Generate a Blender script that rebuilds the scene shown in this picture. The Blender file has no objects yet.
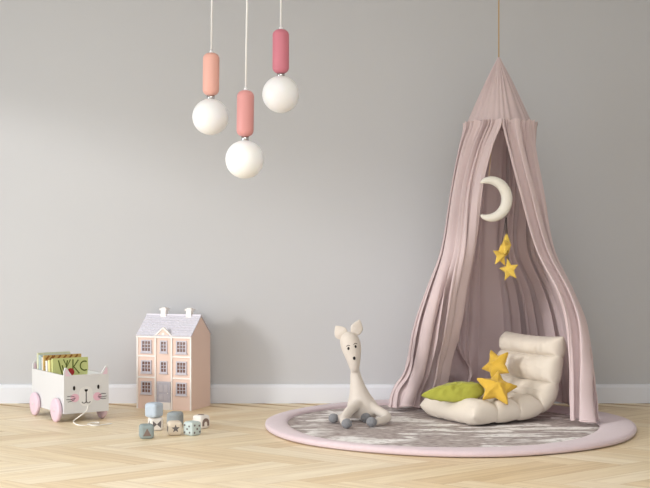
import bpy, bmesh, math, random
from mathutils import Vector, Matrix, noise
from math import sin, cos, pi, sqrt, radians as R

random.seed(7)
scene = bpy.context.scene
COL = scene.collection
F = 1210.0; H = 0.8743; D0 = 6.914; CY = 250.0     # focal (px), eye height, wall distance, horizon row

def P(px, py, d):
    return Vector(((px-325)*d/F, d-D0, H-(py-CY)*d/F))

# ------------------------------------------------------------------ materials
def lin(c):
    def f(v):
        v = v/255.0
        return v/12.92 if v <= 0.04045 else ((v+0.055)/1.055)**2.4
    return (f(c[0]), f(c[1]), f(c[2]), 1.0)

class NT:
    def __init__(s, m):
        s.t = m.node_tree; s.n = s.t.nodes; s.l = s.t.links
    def add(s, typ, **kw):
        nd = s.n.new(typ)
        for k, v in kw.items():
            setattr(nd, k, v)
        return nd
    def link(s, a, b): s.l.new(a, b)

def mat(name, rgb, rough=0.6, spec=0.3, metal=0.0, bump=0.0, bscale=200.0, var=0.0, vscale=8.0,
        sheen=0.0, trans=0.0, sub=0.0, bstretch=(1,1,1)):
    m = bpy.data.materials.new(name); m.use_nodes = True
    g = NT(m); b = g.n['Principled BSDF']
    c = lin(rgb)
    b.inputs['Base Color'].default_value = c
    b.inputs['Roughness'].default_value = rough
    b.inputs['Specular IOR Level'].default_value = spec
    b.inputs['Metallic'].default_value = metal
    if sheen:
        b.inputs['Sheen Weight'].default_value = sheen
    if sub:
        b.inputs['Subsurface Weight'].default_value = sub
        b.inputs['Subsurface Radius'].default_value = (0.02, 0.015, 0.012)
    tc = g.add('ShaderNodeTexCoord')
    mp = g.add('ShaderNodeMapping'); mp.inputs['Scale'].default_value = bstretch
    g.link(tc.outputs['Object'], mp.inputs['Vector'])
    if var:
        nz = g.add('ShaderNodeTexNoise'); nz.inputs['Scale'].default_value = vscale; nz.inputs['Detail'].default_value = 4
        g.link(mp.outputs['Vector'], nz.inputs['Vector'])
        mx = g.add('ShaderNodeMix', data_type='RGBA')
        mx.inputs['A'].default_value = tuple(v*(1-var) for v in c[:3])+(1,)
        mx.inputs['B'].default_value = tuple(min(1, v*(1+var)) for v in c[:3])+(1,)
        g.link(nz.outputs['Fac'], mx.inputs['Factor'])
        g.link(mx.outputs['Result'], b.inputs['Base Color'])
    if bump:
        nb = g.add('ShaderNodeTexNoise'); nb.inputs['Scale'].default_value = bscale; nb.inputs['Detail'].default_value = 3
        g.link(mp.outputs['Vector'], nb.inputs['Vector'])
        bp = g.add('ShaderNodeBump'); bp.inputs['Strength'].default_value = bump; bp.inputs['Distance'].default_value = 0.004
        g.link(nb.outputs['Fac'], bp.inputs['Height']); g.link(bp.outputs['Normal'], b.inputs['Normal'])
    if trans:
        tr = g.add('ShaderNodeBsdfTranslucent'); tr.inputs['Color'].default_value = c
        ms = g.add('ShaderNodeMixShader'); ms.inputs['Fac'].default_value = trans
        out = g.n['Material Output']
        g.link(b.outputs['BSDF'], ms.inputs[1]); g.link(tr.outputs['BSDF'], ms.inputs[2])
        g.link(ms.outputs['Shader'], out.inputs['Surface'])
    return m

M = {}
M['wall'] = mat('wall_paint', (200,200,202), 0.9, 0.1, bump=0.03, bscale=90, var=0.012, vscale=1.5)
M['ceiling'] = mat('ceiling_paint', (225,224,222), 0.9, 0.1)
M['base'] = mat('baseboard_paint', (228,230,236), 0.5, 0.3)
M['peach'] = mat('lamp_salmon', (236,180,166), 0.45, 0.4, var=0.03)
M['rose'] = mat('lamp_dusty_rose', (218,152,149), 0.45, 0.4, var=0.03)
M['berry'] = mat('lamp_raspberry', (208,124,139), 0.45, 0.4, var=0.03)
M['chrome'] = mat('chrome', (190,190,190), 0.12, 0.5, metal=1.0)
M['globe'] = mat('opal_glass', (251,251,252), 0.32, 0.4, sub=0.3)
M['whitecord'] = mat('white_cord', (240,240,240), 0.6)
M['canopy'] = mat('canopy_muslin', (224,205,205), 0.9, 0.08, bump=0.12, bscale=260, var=0.03, vscale=5, sheen=0.1, trans=0.16)
M['hem'] = mat('canopy_hem', (216,196,196), 0.9, 0.08, bump=0.1, bscale=260)
M['rope'] = mat('jute_cord', (190,160,118), 0.85, 0.1, bump=0.4, bscale=500)
M['moon'] = mat('moon_felt', (234,229,218), 0.9, 0.1, bump=0.15, bscale=300, sheen=0.2)
M['mustard'] = mat('mustard_linen', (221,180,74), 0.9, 0.1, bump=0.35, bscale=320, var=0.08, vscale=60, sheen=0.15)
M['starfelt'] = mat('star_yellow_felt', (230,196,92), 0.9, 0.1, bump=0.2, bscale=320, var=0.05, vscale=60, sheen=0.15)
M['lime'] = mat('lime_linen', (176,175,76), 0.9, 0.1, bump=0.3, bscale=320, var=0.1, vscale=30, sheen=0.15)
M['cotton'] = mat('cream_cotton', (225,214,200), 0.9, 0.1, bump=0.12, bscale=330, var=0.03, vscale=14, sheen=0.15)
M['rugedge'] = mat('rug_pink_border', (217,198,203), 0.95, 0.05, bump=0.35, bscale=240, var=0.05, vscale=50, sheen=0.3)
M['felt'] = mat('cream_felt', (217,207,197), 0.95, 0.05, bump=0.3, bscale=330, var=0.04, vscale=40, sheen=0.3)
M['hoof'] = mat('grey_wool', (136,136,139), 0.95, 0.05, bump=0.7, bscale=260, var=0.2, vscale=150, sheen=0.3)
M['black'] = mat('black_thread', (38,32,32), 0.7)
M['cartwhite'] = mat('cart_white_paint', (216,215,215), 0.5, 0.3)
M['cartpink'] = mat('cart_pink_paint', (226,200,212), 0.5, 0.3, var=0.03)
M['cheek'] = mat('cheek_pink', (228,184,200), 0.6)
M['muzzle'] = mat('muzzle_white', (228,226,224), 0.6)
M['inkline'] = mat('ink_line', (70,62,62), 0.7)
M['string'] = mat('white_string', (242,238,232), 0.8)
M['house'] = mat('house_pink', (235,208,195), 0.6, 0.25, var=0.02)
M['housewhite'] = mat('house_white', (246,240,236), 0.55, 0.3)
M['roof'] = mat('roof_lilac', (222,219,228), 0.6, 0.25, var=0.03, vscale=30)
M['frame'] = mat('window_lilac_grey', (203,198,206), 0.55, 0.3)
M['pane'] = mat('window_interior', (122,92,84), 0.25, 0.5, var=0.25, vscale=40)
M['door'] = mat('door_lilac_grey', (196,192,202), 0.55, 0.3)
M['paper'] = mat('paper', (240,236,226), 0.8, 0.1)

def rug_material():
    m = bpy.data.materials.new('rug_weave'); m.use_nodes = True
    g = NT(m); b = g.n['Principled BSDF']
    b.inputs['Roughness'].default_value = 0.9; b.inputs['Specular IOR Level'].default_value = 0.08
    tc = g.add('ShaderNodeTexCoord')
    # broad shreds of white yarn
    mp = g.add('ShaderNodeMapping'); mp.inputs['Rotation'].default_value = (0,0,R(38)); mp.inputs['Scale'].default_value = (2.6, 10, 1)
    g.link(tc.outputs['Object'], mp.inputs['Vector'])
    n1 = g.add('ShaderNodeTexNoise'); n1.inputs['Scale'].default_value = 1.3; n1.inputs['Detail'].default_value = 3.5; n1.inputs['Distortion'].default_value = 0.6
    g.link(mp.outputs['Vector'], n1.inputs['Vector'])
    r1 = g.add('ShaderNodeValToRGB'); r1.color_ramp.elements[0].position = 0.515; r1.color_ramp.elements[1].position = 0.555
    g.link(n1.outputs['Fac'], r1.inputs['Fac'])
    # clusters
    n2 = g.add('ShaderNodeTexNoise'); n2.inputs['Scale'].default_value = 2.6; n2.inputs['Detail'].default_value = 2
    g.link(tc.outputs['Object'], n2.inputs['Vector'])
    r2 = g.add('ShaderNodeValToRGB'); r2.color_ramp.elements[0].position = 0.36; r2.color_ramp.elements[1].position = 0.50
    g.link(n2.outputs['Fac'], r2.inputs['Fac'])
    mu = g.add('ShaderNodeMath', operation='MULTIPLY'); mu2 = g.add('ShaderNodeMath', operation='MULTIPLY')
    g.link(r1.outputs['Color'], mu.inputs[0]); g.link(r2.outputs['Color'], mu.inputs[1])
    # fine dashes of the weave
    mp3 = g.add('ShaderNodeMapping'); mp3.inputs['Scale'].default_value = (26, 95, 1)
    g.link(tc.outputs['Object'], mp3.inputs['Vector'])
    n3 = g.add('ShaderNodeTexNoise'); n3.inputs['Scale'].default_value = 1.0; n3.inputs['Detail'].default_value = 2
    g.link(mp3.outputs['Vector'], n3.inputs['Vector'])
    r3 = g.add('ShaderNodeValToRGB'); r3.color_ramp.elements[0].position = 0.41; r3.color_ramp.elements[1].position = 0.61
    r3.color_ramp.elements[0].color = lin((160,147,144)); r3.color_ramp.elements[1].color = lin((206,196,193))
    g.link(n3.outputs['Fac'], r3.inputs['Fac'])
    mx = g.add('ShaderNodeMix', data_type='RGBA')
    mx.inputs['B'].default_value = lin((250,247,245))
    r4 = g.add('ShaderNodeValToRGB'); r4.color_ramp.elements[0].position = 0.30; r4.color_ramp.elements[1].position = 0.46
    g.link(n3.outputs['Fac'], r4.inputs['Fac']); g.link(mu.outputs[0], mu2.inputs[0]); g.link(r4.outputs['Color'], mu2.inputs[1])
    g.link(mu2.outputs[0], mx.inputs['Factor']); g.link(r3.outputs['Color'], mx.inputs['A'])
    g.link(mx.outputs['Result'], b.inputs['Base Color'])
    bp = g.add('ShaderNodeBump'); bp.inputs['Strength'].default_value = 0.6; bp.inputs['Distance'].default_value = 0.005
    g.link(n3.outputs['Fac'], bp.inputs['Height']); g.link(bp.outputs['Normal'], b.inputs['Normal'])
    return m
M['rug'] = rug_material()

def floor_material():
    m = bpy.data.materials.new('herringbone_oak'); m.use_nodes = True
    g = NT(m); b = g.n['Principled BSDF']
    b.inputs['Roughness'].default_value = 0.42; b.inputs['Specular IOR Level'].default_value = 0.35
    at = g.add('ShaderNodeAttribute', attribute_name='plank')
    uv = g.add('ShaderNodeUVMap', uv_map='UVMap')
    rc = g.add('ShaderNodeValToRGB')
    e = rc.color_ramp.elements
    e[0].position = 0.0; e[0].color = lin((229,206,168))
    e[1].position = 1.0; e[1].color = lin((246,231,203))
    for p, c in ((0.12,(235,213,177)), (0.4,(241,222,187)), (0.7,(243,226,195))):
        k = e.new(p); k.color = lin(c)
    g.link(at.outputs['Fac'], rc.inputs['Fac'])
    mp = g.add('ShaderNodeMapping'); mp.inputs['Scale'].default_value = (2.2, 34, 1)
    g.link(uv.outputs['UV'], mp.inputs['Vector'])
    n1 = g.add('ShaderNodeTexNoise'); n1.inputs['Scale'].default_value = 1.0; n1.inputs['Detail'].default_value = 5; n1.inputs['Distortion'].default_value = 0.8
    g.link(mp.outputs['Vector'], n1.inputs['Vector'])
    r1 = g.add('ShaderNodeValToRGB'); r1.color_ramp.elements[0].position = 0.30; r1.color_ramp.elements[1].position = 0.62
    r1.color_ramp.elements[0].color = (0.80,0.74,0.66,1); r1.color_ramp.elements[1].color = (1.04,1.04,1.04,1)
    g.link(n1.outputs['Fac'], r1.inputs['Fac'])
    mx = g.add('ShaderNodeMix', data_type='RGBA', blend_type='MULTIPLY'); mx.inputs['Factor'].default_value = 0.75
    g.link(rc.outputs['Color'], mx.inputs['A']); g.link(r1.outputs['Color'], mx.inputs['B'])
    g.link(mx.outputs['Result'], b.inputs['Base Color'])
    return m
M['floor'] = floor_material()
M['gap'] = mat('plank_gap', (196,163,120), 0.8)

# ------------------------------------------------------------------ object helpers
def link_mesh(name, me, material=None, parent=None, smooth=False):
    o = bpy.data.objects.new(name, me); COL.objects.link(o)
    mats = material if isinstance(material, (list, tuple)) else ([material] if material else [])
    for m in mats: me.materials.append(m)
    if smooth:
        me.polygons.foreach_set('use_smooth', [True]*len(me.polygons))
    if parent: o.parent = parent
    me.update()
    return o

def obj(name, vf, material=None, parent=None, smooth=False):
    me = bpy.data.meshes.new(name)
    me.from_pydata([tuple(v) for v in vf[0]], [], vf[1])
    return link_mesh(name, me, material, parent, smooth)

def obj_bm(name, bm, material=None, parent=None, smooth=False):
    me = bpy.data.meshes.new(name); bm.to_mesh(me); bm.free()
    return link_mesh(name, me, material, parent, smooth)

def thing(name, label, cat, loc=(0,0,0), rz=0.0, group=None, rot=None):
    o = bpy.data.objects.new(name, None); COL.objects.link(o)
    o.empty_display_size = 0.05
    o.location = loc; o.rotation_euler = rot if rot else (0,0,rz)
    o['label'] = label; o['category'] = cat
    if group: o['group'] = group
    return o

def structure(o):
    o['kind'] = 'structure'; return o

def merge(*parts):
    V = []; Fc = []
    for v, f in parts:
        n = len(V); V += [Vector(p) for p in v]; Fc += [tuple(i+n for i in q) for q in f]
    return V, Fc

def tf(vf, mtx):
    return [mtx @ Vector(v) for v in vf[0]], vf[1]

def box(x0, x1, y0, y1, z0, z1):
    v = [(x0,y0,z0),(x1,y0,z0),(x1,y1,z0),(x0,y1,z0),(x0,y0,z1),(x1,y0,z1),(x1,y1,z1),(x0,y1,z1)]
    f = [(0,3,2,1),(4,5,6,7),(0,1,5,4),(1,2,6,5),(2,3,7,6),(3,0,4,7)]
    return v, f

def grid_faces(nu, nv, wrap_u=False, flip=False):
    f = []
    for j in range(nv-1):
        for i in range(nu if wrap_u else nu-1):
            a = j*nu+i; b = j*nu+(i+1) % nu; c = (j+1)*nu+(i+1) % nu; d = (j+1)*nu+i
            f.append((d,c,b,a) if flip else (a,b,c,d))
    return f

def lathe(prof, n=32):
    """prof: list of (r,z), bottom to top; closed with caps"""
    V = []
    for r, z in prof:
        for i in range(n):
            a = 2*pi*i/n; V.append((r*cos(a), r*sin(a), z))
    Fc = grid_faces(n, len(prof), True)
    Fc.append(tuple(reversed(range(n)))); Fc.append(tuple(range((len(prof)-1)*n, len(prof)*n)))
    return V, Fc

def loft(secs, n=24):
    """secs: list of (center, rx, ry) in horizontal planes, bottom to top"""
    V = []
    for c, rx, ry in secs:
        for i in range(n):
            a = 2*pi*i/n; V.append((c[0]+rx*cos(a), c[1]+ry*sin(a), c[2]))
    Fc = grid_faces(n, len(secs), True)
    Fc.append(tuple(reversed(range(n)))); Fc.append(tuple(range((len(secs)-1)*n, len(secs)*n)))
    return V, Fc

def catmull(pts, k=6):
    pts = [Vector(p) for p in pts]
    if len(pts) < 3: return pts
    out = []
    ext = [pts[0]*2-pts[1]]+pts+[pts[-1]*2-pts[-2]]
    for i in range(1, len(ext)-2):
        p0, p1, p2, p3 = ext[i-1:i+3]
        for s in range(k):
            t = s/k
            out.append(0.5*((2*p1)+(p2-p0)*t+(2*p0-5*p1+4*p2-p3)*t*t+(3*p1-p0-3*p2+p3)*t**3))
    out.append(pts[-1]); return out

def tube(path, rad, n=10):
    path = [Vector(p) for p in path]; m = len(path)
    if not isinstance(rad, (list, tuple)): rad = [rad]*m
    T = []
    for i in range(m):
        T.append((path[min(i+1,m-1)]-path[max(i-1,0)]).normalized())
    up = Vector((0,0,1)) if abs(T[0].z) < 0.9 else Vector((1,0,0))
    nrm = T[0].cross(up).normalized()
    V = []
    for i in range(m):
        nrm = (nrm-T[i]*nrm.dot(T[i]))
        if nrm.length < 1e-6: nrm = T[i].orthogonal()
        nrm.normalize(); bn = T[i].cross(nrm)
        for k in range(n):
            a = 2*pi*k/n
            V.append(path[i]+(nrm*cos(a)+bn*sin(a))*rad[i])
    Fc = grid_faces(n, m, True)
    Fc.append(tuple(reversed(range(n)))); Fc.append(tuple(range((m-1)*n, m*n)))
    return V, Fc

def ellipsoid(c, rx, ry, rz, nu=20, nv=12):
    V = [(c[0],c[1],c[2]-rz)]
    for j in range(1, nv):
        p = -pi/2+pi*j/nv
        for i in range(nu):
            a = 2*pi*i/nu
            V.append((c[0]+rx*cos(p)*cos(a), c[1]+ry*cos(p)*sin(a), c[2]+rz*sin(p)))
    V.append((c[0],c[1],c[2]+rz))
    Fc = [(0, 1+(i+1)%nu, 1+i) for i in range(nu)]
    for j in range(nv-2):
        for i in range(nu):
            a = 1+j*nu+i; b = 1+j*nu+(i+1)%nu
            Fc.append((a,b,b+nu,a+nu))
    t = len(V)-1; s = 1+(nv-2)*nu
    Fc += [(s+i, s+(i+1)%nu, t) for i in range(nu)]
    return V, Fc

def plate(pts, t=0.001, off=0.0):
    """flat polygon (x,z) facing -Y, from y=-off-t to y=-off"""
    n = len(pts)
    V = [(x,-off-t,z) for x,z in pts]+[(x,-off,z) for x,z in pts]
    # front face outward normal -Y
    area = sum(pts[i][0]*pts[(i+1)%n][1]-pts[(i+1)%n][0]*pts[i][1] for i in range(n))
    idx = list(range(n))
    if area < 0: idx.reverse()
    Fc = [tuple(idx), tuple(reversed([i+n for i in idx]))]
    for k in range(n):
        a = idx[k]; b = idx[(k+1)%n]
        Fc.append((b, a, a+n, b+n))
    return V, Fc

def disc2(cx, cz, rx, rz, n=20, a0=0.0):
    return [(cx+rx*cos(a0+2*pi*i/n), cz+rz*sin(a0+2*pi*i/n)) for i in range(n)]

def star2(cx, cz, ro, ri, n=5, a0=pi/2):
    return [(cx+(ro if k%2==0 else ri)*cos(a0+pi*k/n), cz+(ro if k%2==0 else ri)*sin(a0+pi*k/n)) for k in range(2*n)]

def ribbon(pts, w, t=0.001, off=0.0):
    """polyline stroke drawn on a front (x,z) as one flat strip"""
    L = []; Rr = []
    for i, (x,z) in enumerate(pts):
        a = pts[max(i-1,0)]; b = pts[min(i+1,len(pts)-1)]
        dx, dz = b[0]-a[0], b[1]-a[1]; l = sqrt(dx*dx+dz*dz) or 1
        L.append((x-dz/l*w/2, z+dx/l*w/2)); Rr.append((x+dz/l*w/2, z-dx/l*w/2))
    n = len(pts); V = []; Fc = []
    for y in (-off-t, -off):
        V += [(x,y,z) for x,z in L]+[(x,y,z) for x,z in Rr]
    for i in range(n-1):
        Fc.append((i, i+n, i+1+n, i+1))
        Fc.append((2*n+i, 2*n+i+1, 3*n+i+1, 3*n+i))
        Fc.append((i, i+1, 2*n+i+1, 2*n+i)); Fc.append((n+i+1, n+i, 3*n+i, 3*n+i+1))
    Fc.append((0, 2*n, 3*n, n)); Fc.append((n-1, 2*n-1, 4*n-1, 3*n-1))
    return V, Fc

def bevel_obj(o, w, seg=2):
    bm = bmesh.new(); bm.from_mesh(o.data)
    bmesh.ops.bevel(bm, geom=bm.edges[:], offset=w, segments=seg, affect='EDGES', profile=0.5)
    bm.to_mesh(o.data); bm.free(); o.data.update(); return o

def voxel_bake(o, size, smooth_it=6, fac=0.5):
    """fuse overlapping shells of one object into one continuous skin"""
    md = o.modifiers.new('fuse', 'REMESH'); md.mode = 'VOXEL'; md.voxel_size = size
    ms = o.modifiers.new('soft', 'SMOOTH'); ms.factor = fac; ms.iterations = smooth_it
    dg = bpy.context.evaluated_depsgraph_get(); dg.update()
    me = bpy.data.meshes.new_from_object(o.evaluated_get(dg))
    o.modifiers.clear(); old = o.data; mats = list(old.materials)
    o.data = me
    me.materials.clear()
    for m in mats: me.materials.append(m)
    me.polygons.foreach_set('use_smooth', [True]*len(me.polygons)); me.update()
    return o

def interp(tab, x):
    """tab: ascending list of (x, y)"""
    if x <= tab[0][0]: return tab[0][1]
    for (x0,y0),(x1,y1) in zip(tab, tab[1:]):
        if x <= x1:
            t = (x-x0)/(x1-x0); return y0+(y1-y0)*t
    return tab[-1][1]

def sinterp(tab, x):
    """smooth (Catmull-Rom) version of interp"""
    n = len(tab)
    if x <= tab[0][0]: return tab[0][1]
    if x >= tab[-1][0]: return tab[-1][1]
    for i in range(n-1):
        x0, y0 = tab[i]; x1, y1 = tab[i+1]
        if x <= x1:
            t = (x-x0)/(x1-x0); h = x1-x0
            m0 = (y1-tab[i-1][1])/(x1-tab[i-1][0]) if i > 0 else (y1-y0)/h
            m1 = (tab[i+2][1]-y0)/(tab[i+2][0]-x0) if i+2 < n else (y1-y0)/h
            return (2*t**3-3*t*t+1)*y0+(t**3-2*t*t+t)*h*m0+(-2*t**3+3*t*t)*y1+(t**3-t*t)*h*m1

# ------------------------------------------------------------------ the room
XL, XR, YF, CEIL = -3.3, 3.2, -9.0, 2.75
structure(obj('wall_back', box(XL-0.1, XR+0.1, 0.0, 0.12, -0.05, CEIL), M['wall']))
structure(obj('wall_right', box(XR, XR+0.1, YF, 0.0, -0.05, CEIL), M['wall']))  # unseen wall, put in to cut ambient light from the right
structure(obj('ceiling', box(XL-0.1, XR+0.1, YF, 0.12, CEIL, CEIL+0.1), M['ceiling']))
WY0, WY1, WZ1 = -5.6, -0.55, 2.12     # opening of the tall window in the left wall
structure(obj('wall_left', merge(box(XL-0.1, XL, YF, WY0, -0.05, CEIL), box(XL-0.1, XL, WY1, 0.0, -0.05, CEIL),
                                 box(XL-0.1, XL, WY0, WY1, WZ1, CEIL)), M['wall']))
wf = structure(obj('window_1', merge(box(XL-0.08, XL-0.02, WY0, WY0+0.05, 0, WZ1), box(XL-0.08, XL-0.02, WY1-0.05, WY1, 0, WZ1),
                           box(XL-0.08, XL-0.02, WY0+0.05, WY1-0.05, WZ1-0.05, WZ1)), M['base']))

def baseboard():
    prof = [(0,0),(-0.018,0),(-0.018,0.090),(-0.014,0.098),(-0.012,0.104),(-0.006,0.108),(0,0.108)]
    V = []; n = len(prof)
    for x in (XL, XR):
        V += [(x, y, z) for y, z in prof]
    Fc = [(i, i+1, n+i+1, n+i) for i in range(n-1)]
    return V, Fc
structure(obj('baseboard_back', baseboard(), M['base']))

def herringbone():
    L, W = 5, 1
    s = 0.132; sx, sy = 1.18, 0.88
    V = []; Fc = []; uv = []; col = []
    ang = -pi/4; ca, sa = cos(ang), sin(ang)
    g = 0.006
    rnd = random.Random(3)
    def place(x0, y0, w, h, along_x):
        q = [(x0+g,y0+g),(x0+w-g,y0+g),(x0+w-g,y0+h-g),(x0+g,y0+h-g)]
        pts = [((x*ca-y*sa)*s*sx, (x*sa+y*ca)*s*sy) for x, y in q]
        cx = sum(p[0] for p in pts)/4; cy = sum(p[1] for p in pts)/4-2.4
        if not (XL-0.1 < cx < XR+0.1 and -8.0 < cy < 0.25): return
        n = len(V); tone = rnd.random(); ou, ov = rnd.random()*40, rnd.random()*40
        V.extend([(max(XL,min(XR,x)), min(0.05,y-2.4), 0.0) for x, y in pts]); Fc.append((n,n+1,n+2,n+3))
        if along_x: u = [(0,0),(L,0),(L,1),(0,1)]
        else: u = [(0,0),(0,1),(L,1),(L,0)]
        uv.extend([(a*0.12+ou, b*0.12+ov) for a, b in u]); col.append(tone)
    for k in range(-90, 91):
        for m in range(-9, 10):
            place(k+2*L*m, k, L, 1, True)
            place(k-1+2*L*m, k, 1, L, False)
    nq = len(Fc); n = len(V)
    V.extend([(XL,-8.8,-0.0012),(XR,-8.8,-0.0012),(XR,0.05,-0.0012),(XL,0.05,-0.0012)]); Fc.append((n,n+1,n+2,n+3))
    me = bpy.data.meshes.new('floor'); me.from_pydata(V, [], Fc)
    me.materials.append(M['floor']); me.materials.append(M['gap'])
    me.polygons[nq].material_index = 1
    ul = me.uv_layers.new(name='UVMap')
    for i, c in enumerate(uv): ul.data[i].uv = c
    at = me.attributes.new('plank', 'FLOAT', 'FACE')
    for i, c in enumerate(col): at.data[i].value = c
    return me
structure(link_mesh('floor', herringbone()))

# ------------------------------------------------------------------ pendant lamps
def pendant(px, gy, gr, cy0, cy1, cw, d, m, label, tilt=0.0):
    k = d/F
    base = P(px, gy+gr, d)                      # lowest point of the globe
    t = thing('pendant_lamp', label, 'lamp', base, 0, 'pendant lamps in a cluster', rot=(0, tilt, 0))
    r = gr*k
    prof = [(r*sin(a)+1e-4, r-r*cos(a)) for a in [pi*i/24*0.94 for i in range(25)]]
    obj('globe', lathe(prof, 40), M['globe'], t, True)
    zt = (gy+gr-cy1)*k; zb = (gy+gr-cy0)*k      # capsule bottom and top
    obj('collar', lathe([(3.9*k,2*r-0.012),(3.9*k,zt+0.006)], 24), M['chrome'], t, True)
    w = cw*k/2; c = w*0.72; pr = []
    for i in range(8):
        a = pi/2*i/7; pr.append((w-c+c*sin(a), zt+c-c*cos(a)))
    for i in range(8):
        a = pi/2*i/7; pr.append((w-c+c*cos(a), zb-c+c*sin(a)))
    obj('lamp_holder', lathe(pr, 36), m, t, True)
    obj('cord_grip', lathe([(2.0*k,zb-0.004),(1.8*k,zb+0.010),(1.0*k,zb+0.013)], 16), M['whitecord'], t, True)
    ctop = CEIL-base.z
    obj('cord', tube([(0,0,zb),(0,0,ctop-0.01)], 0.0045, 10), M['whitecord'], t, True)
    obj('ceiling_rose', lathe([(0.012,ctop-0.03),(0.05,ctop-0.022),(0.055,ctop)], 32), M['whitecord'], t, True)
pendant(210.3, 116.8, 18.2, 53, 95.5, 16.6, 5.75, M['peach'], 'white globe pendant lamp with a pale salmon holder, leftmost of the three', 0.0125)
pendant(244.3, 159.5, 19.2, 90.5, 136.5, 17.2, 5.45, M['rose'], 'white globe pendant lamp with a dusty rose holder, hanging lowest in the middle', 0.0155)
pendant(280.6, 94.3, 18.4, 29.5, 73.5, 16.6, 5.70, M['berry'], 'white globe pendant lamp with a raspberry pink holder, hanging highest on the right', 0.003)

# ------------------------------------------------------------------ rug
RX, RY, RR = 0.614, -0.930, 0.905
rug = thing('round_rug', 'large round grey and white woven rug with a padded pink border on the floor', 'rug', (RX,RY,0))
def rug_outline(a, inner=False):
    if inner:
        r = 0.762*(1+0.012*sin(3*a+1)+0.012*sin(5*a+.4)); return (-0.045+r*cos(a), -0.035+r*sin(a))
    r = RR*(1+0.008*sin(4*a+.8)+0.005*sin(7*a)); return (r*cos(a), r*sin(a))
def rug_field():
    n = 128; V = []; nr = 24
    for j in range(nr+1):
        for i in range(n):
            a = 2*pi*i/n; x, y = rug_outline(a, True); q = 0.002+j/nr*1.012
            V.append((x*q, y*q, 0.018+0.0015*noise.noise((x*q*9, y*q*9, 0))))
    for i in range(n):
        a = 2*pi*i/n; x, y = rug_outline(a, True); V.append((x*1.014, y*1.014, 0.001))
    Fc = grid_faces(n, nr+2, True)
    Fc.append(tuple(range(n))[::-1])
    return V, [tuple(f) for f in Fc]
obj('woven_field', rug_field(), M['rug'], rug, True)
def rug_border():
    n = 200; V = []; prof = []
    m = 20
    for k in range(m):
        a = 2*pi*k/m; prof.append(((1-cos(a))/2, sin(a)))
    for i in range(n):
        a = 2*pi*i/n
        xi, yi = rug_outline(a, True); xo, yo = rug_outline(a)
        for u, h in prof:
            uu = u
            x = xi+(xo-xi)*uu; y = yi+(yo-yi)*uu
            hh = 0.0165+(0.0175*abs(h)**0.5 if h > 0 else -0.0155*abs(h)**0.4)
            if h > 0: hh += 0.0025*noise.noise((x*14, y*14, 3.0))*h
            V.append((x, y, hh))
    Fc = []
    for i in range(n):
        for k in range(m):
            a = i*m+k; b = i*m+(k+1)%m; c = ((i+1)%n)*m+(k+1)%m; d = ((i+1)%n)*m+k
            Fc.append((a,b,c,d))
    return V, Fc
obj('padded_border', rug_border(), M['rugedge'], rug, True)

# ------------------------------------------------------------------ play canopy
AX, AD = 0.912, 6.35
AY = AD-D0
can = thing('play_canopy', 'dusty pink fabric canopy tent hung from the ceiling over the rug, open at the front', 'canopy', (AX,AY,0.0))
ZR, ZA = 1.528, 1.885           # ring and apex heights
def pol(r, *angs): return [(r*sin(R(a)), -r*cos(R(a))) for a in angs]
# plan of the cloth (x to the right, y away from the room) at several heights, from the right free edge round the back to the left one
PLAN = [
 (0.00, [(.285,-.46),(.375,-.485),(.435,-.27),(.425,.08),(.34,.36),(.08,.475),(-.22,.475),(-.45,.33),(-.555,.10),(-.48,.075),(-.39,.13),(-.29,.18)]),
 (0.25, [(.29,-.44),(.375,-.42),(.43,-.22),(.415,.09),(.31,.34),(.08,.455),(-.20,.46),(-.40,.31),(-.465,.08),(-.40,-.01),(-.32,.04),(-.24,.11)]),
 (0.50, [(.298,-.385),(.370,-.31),(.415,-.10),(.385,.14),(.27,.33),(.07,.425),(-.18,.41),(-.33,.26),(-.410,.02),(-.36,-.10),(-.28,-.075),(-.19,-.01)]),
 (0.66, [(.265,-.33),(.325,-.24),(.358,-.06),(.33,.15),(.23,.31),(.05,.385),(-.17,.355),(-.285,.21),(-.358,.00),(-.325,-.13),(-.26,-.14),(-.175,-.09)]),
 (0.874, pol(.276, 38,60,88,120,152)+pol(.283, 178,-152,-122,-93,-70)+[(-.218,-.205),(-.148,-.185)]),
 (1.19, pol(.224, 19,44,76,110,144)+pol(.236, 176,-150,-120,-92,-70,-50)+pol(.220,-30)),
 (1.40, pol(.193, 6,34,68,104,140)+pol(.200, 174,-152,-120,-90,-64,-40,-17)),
 (ZR, [(x+.010, y) for x, y in pol(.182, -6,27,62,99,137,174,-150,-116,-83,-54,-29,-6)]),
 (ZR+0.03, [(x+.010, y) for x, y in pol(.182, -6,27,62,99,137,174,-150,-116,-83,-54,-29,-6)])]
def plan_curve(z, n):
    m = len(PLAN[0][1]); ctl = []
    for k in range(m):
        ctl.append((sinterp([(h, p[k][0]) for h, p in PLAN], z), sinterp([(h, p[k][1]) for h, p in PLAN], z)))
    tx = [(k/(m-1), c[0]) for k, c in enumerate(ctl)]; ty = [(k/(m-1), c[1]) for k, c in enumerate(ctl)]
    return [(sinterp(tx, i/(n-1)), sinterp(ty, i/(n-1))) for i in range(n)]
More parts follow.
